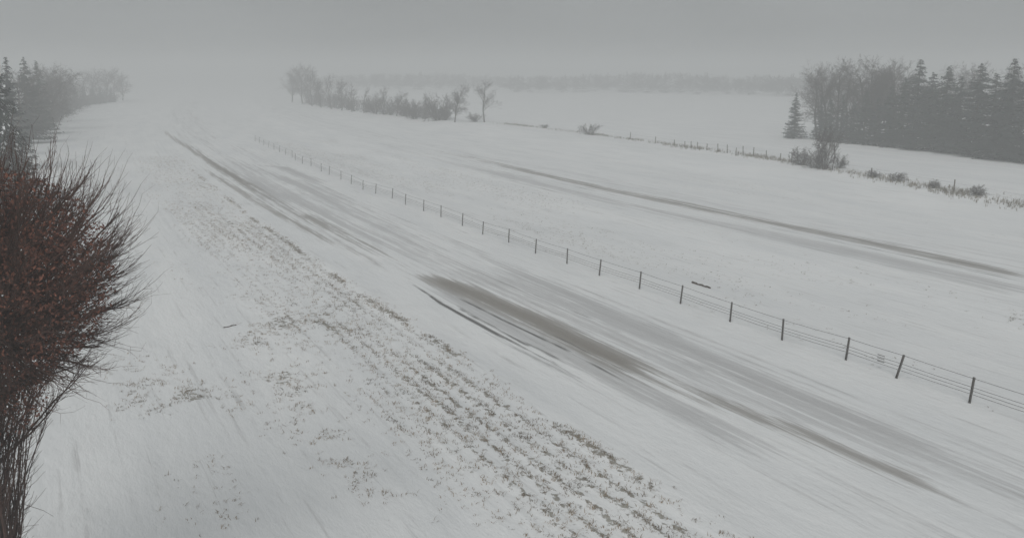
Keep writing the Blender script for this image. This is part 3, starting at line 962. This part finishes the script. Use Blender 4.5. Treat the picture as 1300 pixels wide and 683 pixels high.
        for k in range(24):
            f = rng.uniform(0.3, 1.0); j = min(int(f * 8), 7)
            q = pts[j] + (pts[j + 1] - pts[j]) * (f * 8 - j)
            d = (pts[j + 1] - pts[j]) / np.linalg.norm(pts[j + 1] - pts[j]) + rng.normal(0, 0.42, 3)
            d /= np.linalg.norm(d)
            for m in range(3):
                q2 = q + d * rng.uniform(0.12, 0.26)
                seg(q, q2, 0.0068 - 0.0013 * m, 0.0055 - 0.0013 * m)
                d = d + rng.normal(0, 0.15, 3) + np.array([0, 0, 0.12]); d /= np.linalg.norm(d); q = q2
    cr.tubes(np.array(T0), np.array(T1), np.array(TR0), np.array(TR1), 3)
    # withered russet leaves that still hang in the heart of the crown
    n = 26000
    v = rng.normal(0, 1, (n, 3)); v /= np.linalg.norm(v, axis=1, keepdims=True)
    rr = rng.rand(n) ** (1 / 2.2) * 0.78
    p = c + v * rr[:, None] * np.array([RX, RX, RZ])
    m2 = 9000
    v2 = rng.normal(0, 1, (m2, 3)); v2 /= np.linalg.norm(v2, axis=1, keepdims=True)
    p2 = (at(-42, 478) - O) + v2 * (rng.rand(m2) ** 0.5)[:, None] * np.array([1.55, 1.4, 1.5])
    p = np.concatenate([p, p2])
    cl = fbm(p[:, 0] * 1.1 + p[:, 2] * 0.7, p[:, 1] * 1.1 - p[:, 2] * 0.9, 15, 3)
    p = p[cl > 0.40]
    n = len(p)
    a = rng.normal(0, 1, (n, 3)); a /= np.linalg.norm(a, axis=1, keepdims=True)
    b = np.cross(a, rng.normal(0, 1, (n, 3))); b /= np.linalg.norm(b, axis=1, keepdims=True)
    la = rng.uniform(0.025, 0.055, n)[:, None]; lb = la * 0.5
    lf.quads(np.stack([p - a * la, p - b * lb, p + a * la, p + b * lb], 1))
    # pellets of snow caught on the limbs
    sn = Geo()
    LV = np.concatenate(limb.V)
    P = LV[rng.randint(0, len(LV), 1500)] + rng.normal(0, 0.006, (1500, 3)) + np.array([0, 0, 0.014])
    rs_ = rng.uniform(0.007, 0.018, 1500)
    sn.tubes(P - np.array([1, 0, 0.1]) * rs_[:, None], P, rs_ * 0.25, rs_, 5)
    sn.tubes(P, P + np.array([1, 0, 0.1]) * rs_[:, None], rs_, rs_ * 0.25, 5)
    co = link('crown', limb.mesh('crown', [M_redtwig]), root)
    link('twigs', cr.mesh('twigs', [M_redtwig]), co)
    tag(link('snow', sn.mesh('snow', [M_snow_clump]), co), kind='stuff')
    link('dead_leaves', lf.mesh('dead_leaves', [M_redleaf]), co)
front_tree()

# ------------------------------------------------------------------ fallen sticks
def stick(p0, p1, r, label, seed):
    rng = np.random.RandomState(seed)
    a, b = G(*p0), G(*p1)
    n = 6
    o3 = np.array([a[0], a[1], ground_z(*a)])
    u = np.linspace(0, 1, n + 1)
    pts = np.stack([(b[0] - a[0]) * u, (b[1] - a[1]) * u, np.full(n + 1, r * 0.6)], -1)
    pts[1:-1] += rng.normal(0, r * 0.25, (n - 1, 3))
    rad = r * np.linspace(1.0, 0.55, n + 1)
    g = Geo(); g.tubes(pts[:-1], pts[1:], rad[:-1], rad[1:], 7, cap=True)
    m = pts[3]
    d = pts[4] - pts[3]; d = rot_about(d / np.linalg.norm(d), np.array([0, 0.3, 1.0]), 0.7)
    g.tubes([m], [m + d * 12 * r * 0.4], rad[3] * 0.6, rad[3] * 0.3, 6, cap=True)
    tag(link('stick', g.mesh('stick', [M_stick]), None, o3), label, 'stick')
stick((879, 356), (902, 363), 0.075, 'dark broken branch lying on the median snow behind the cable barrier', 1)
stick((284, 416), (300, 413), 0.035, 'thin dark stick on the roadside snow above the grass clumps', 2)

# ------------------------------------------------------------------ blowing snow in the air
hz = bpy.data.materials.new('haze')
hz.use_nodes = True
hn = hz.node_tree
for n in list(hn.nodes):
    if n.type != 'OUTPUT_MATERIAL': hn.nodes.remove(n)
pv = hn.nodes.new('ShaderNodeVolumePrincipled')
pv.inputs['Color'].default_value = (0.86, 0.872, 0.874, 1)
pv.inputs['Density'].default_value = HAZE_DENSITY
pv.inputs['Anisotropy'].default_value = 0.2
hn.links.new(pv.outputs[0], [n for n in hn.nodes if n.type == 'OUTPUT_MATERIAL'][0].inputs['Volume'])
g = Geo()
lo = np.array([G_MIN[0] - 10, G_MIN[1] - 10, -2.0]); hi = np.array([G_MAX[0] + 10, G_MAX[1] + 10, 26.0])
g.box((lo + hi) / 2, (hi - lo) / 2)
tag(link('haze', g.mesh('haze', [hz])), 'blowing snow and fog hanging over the fields', 'haze', kind='stuff')
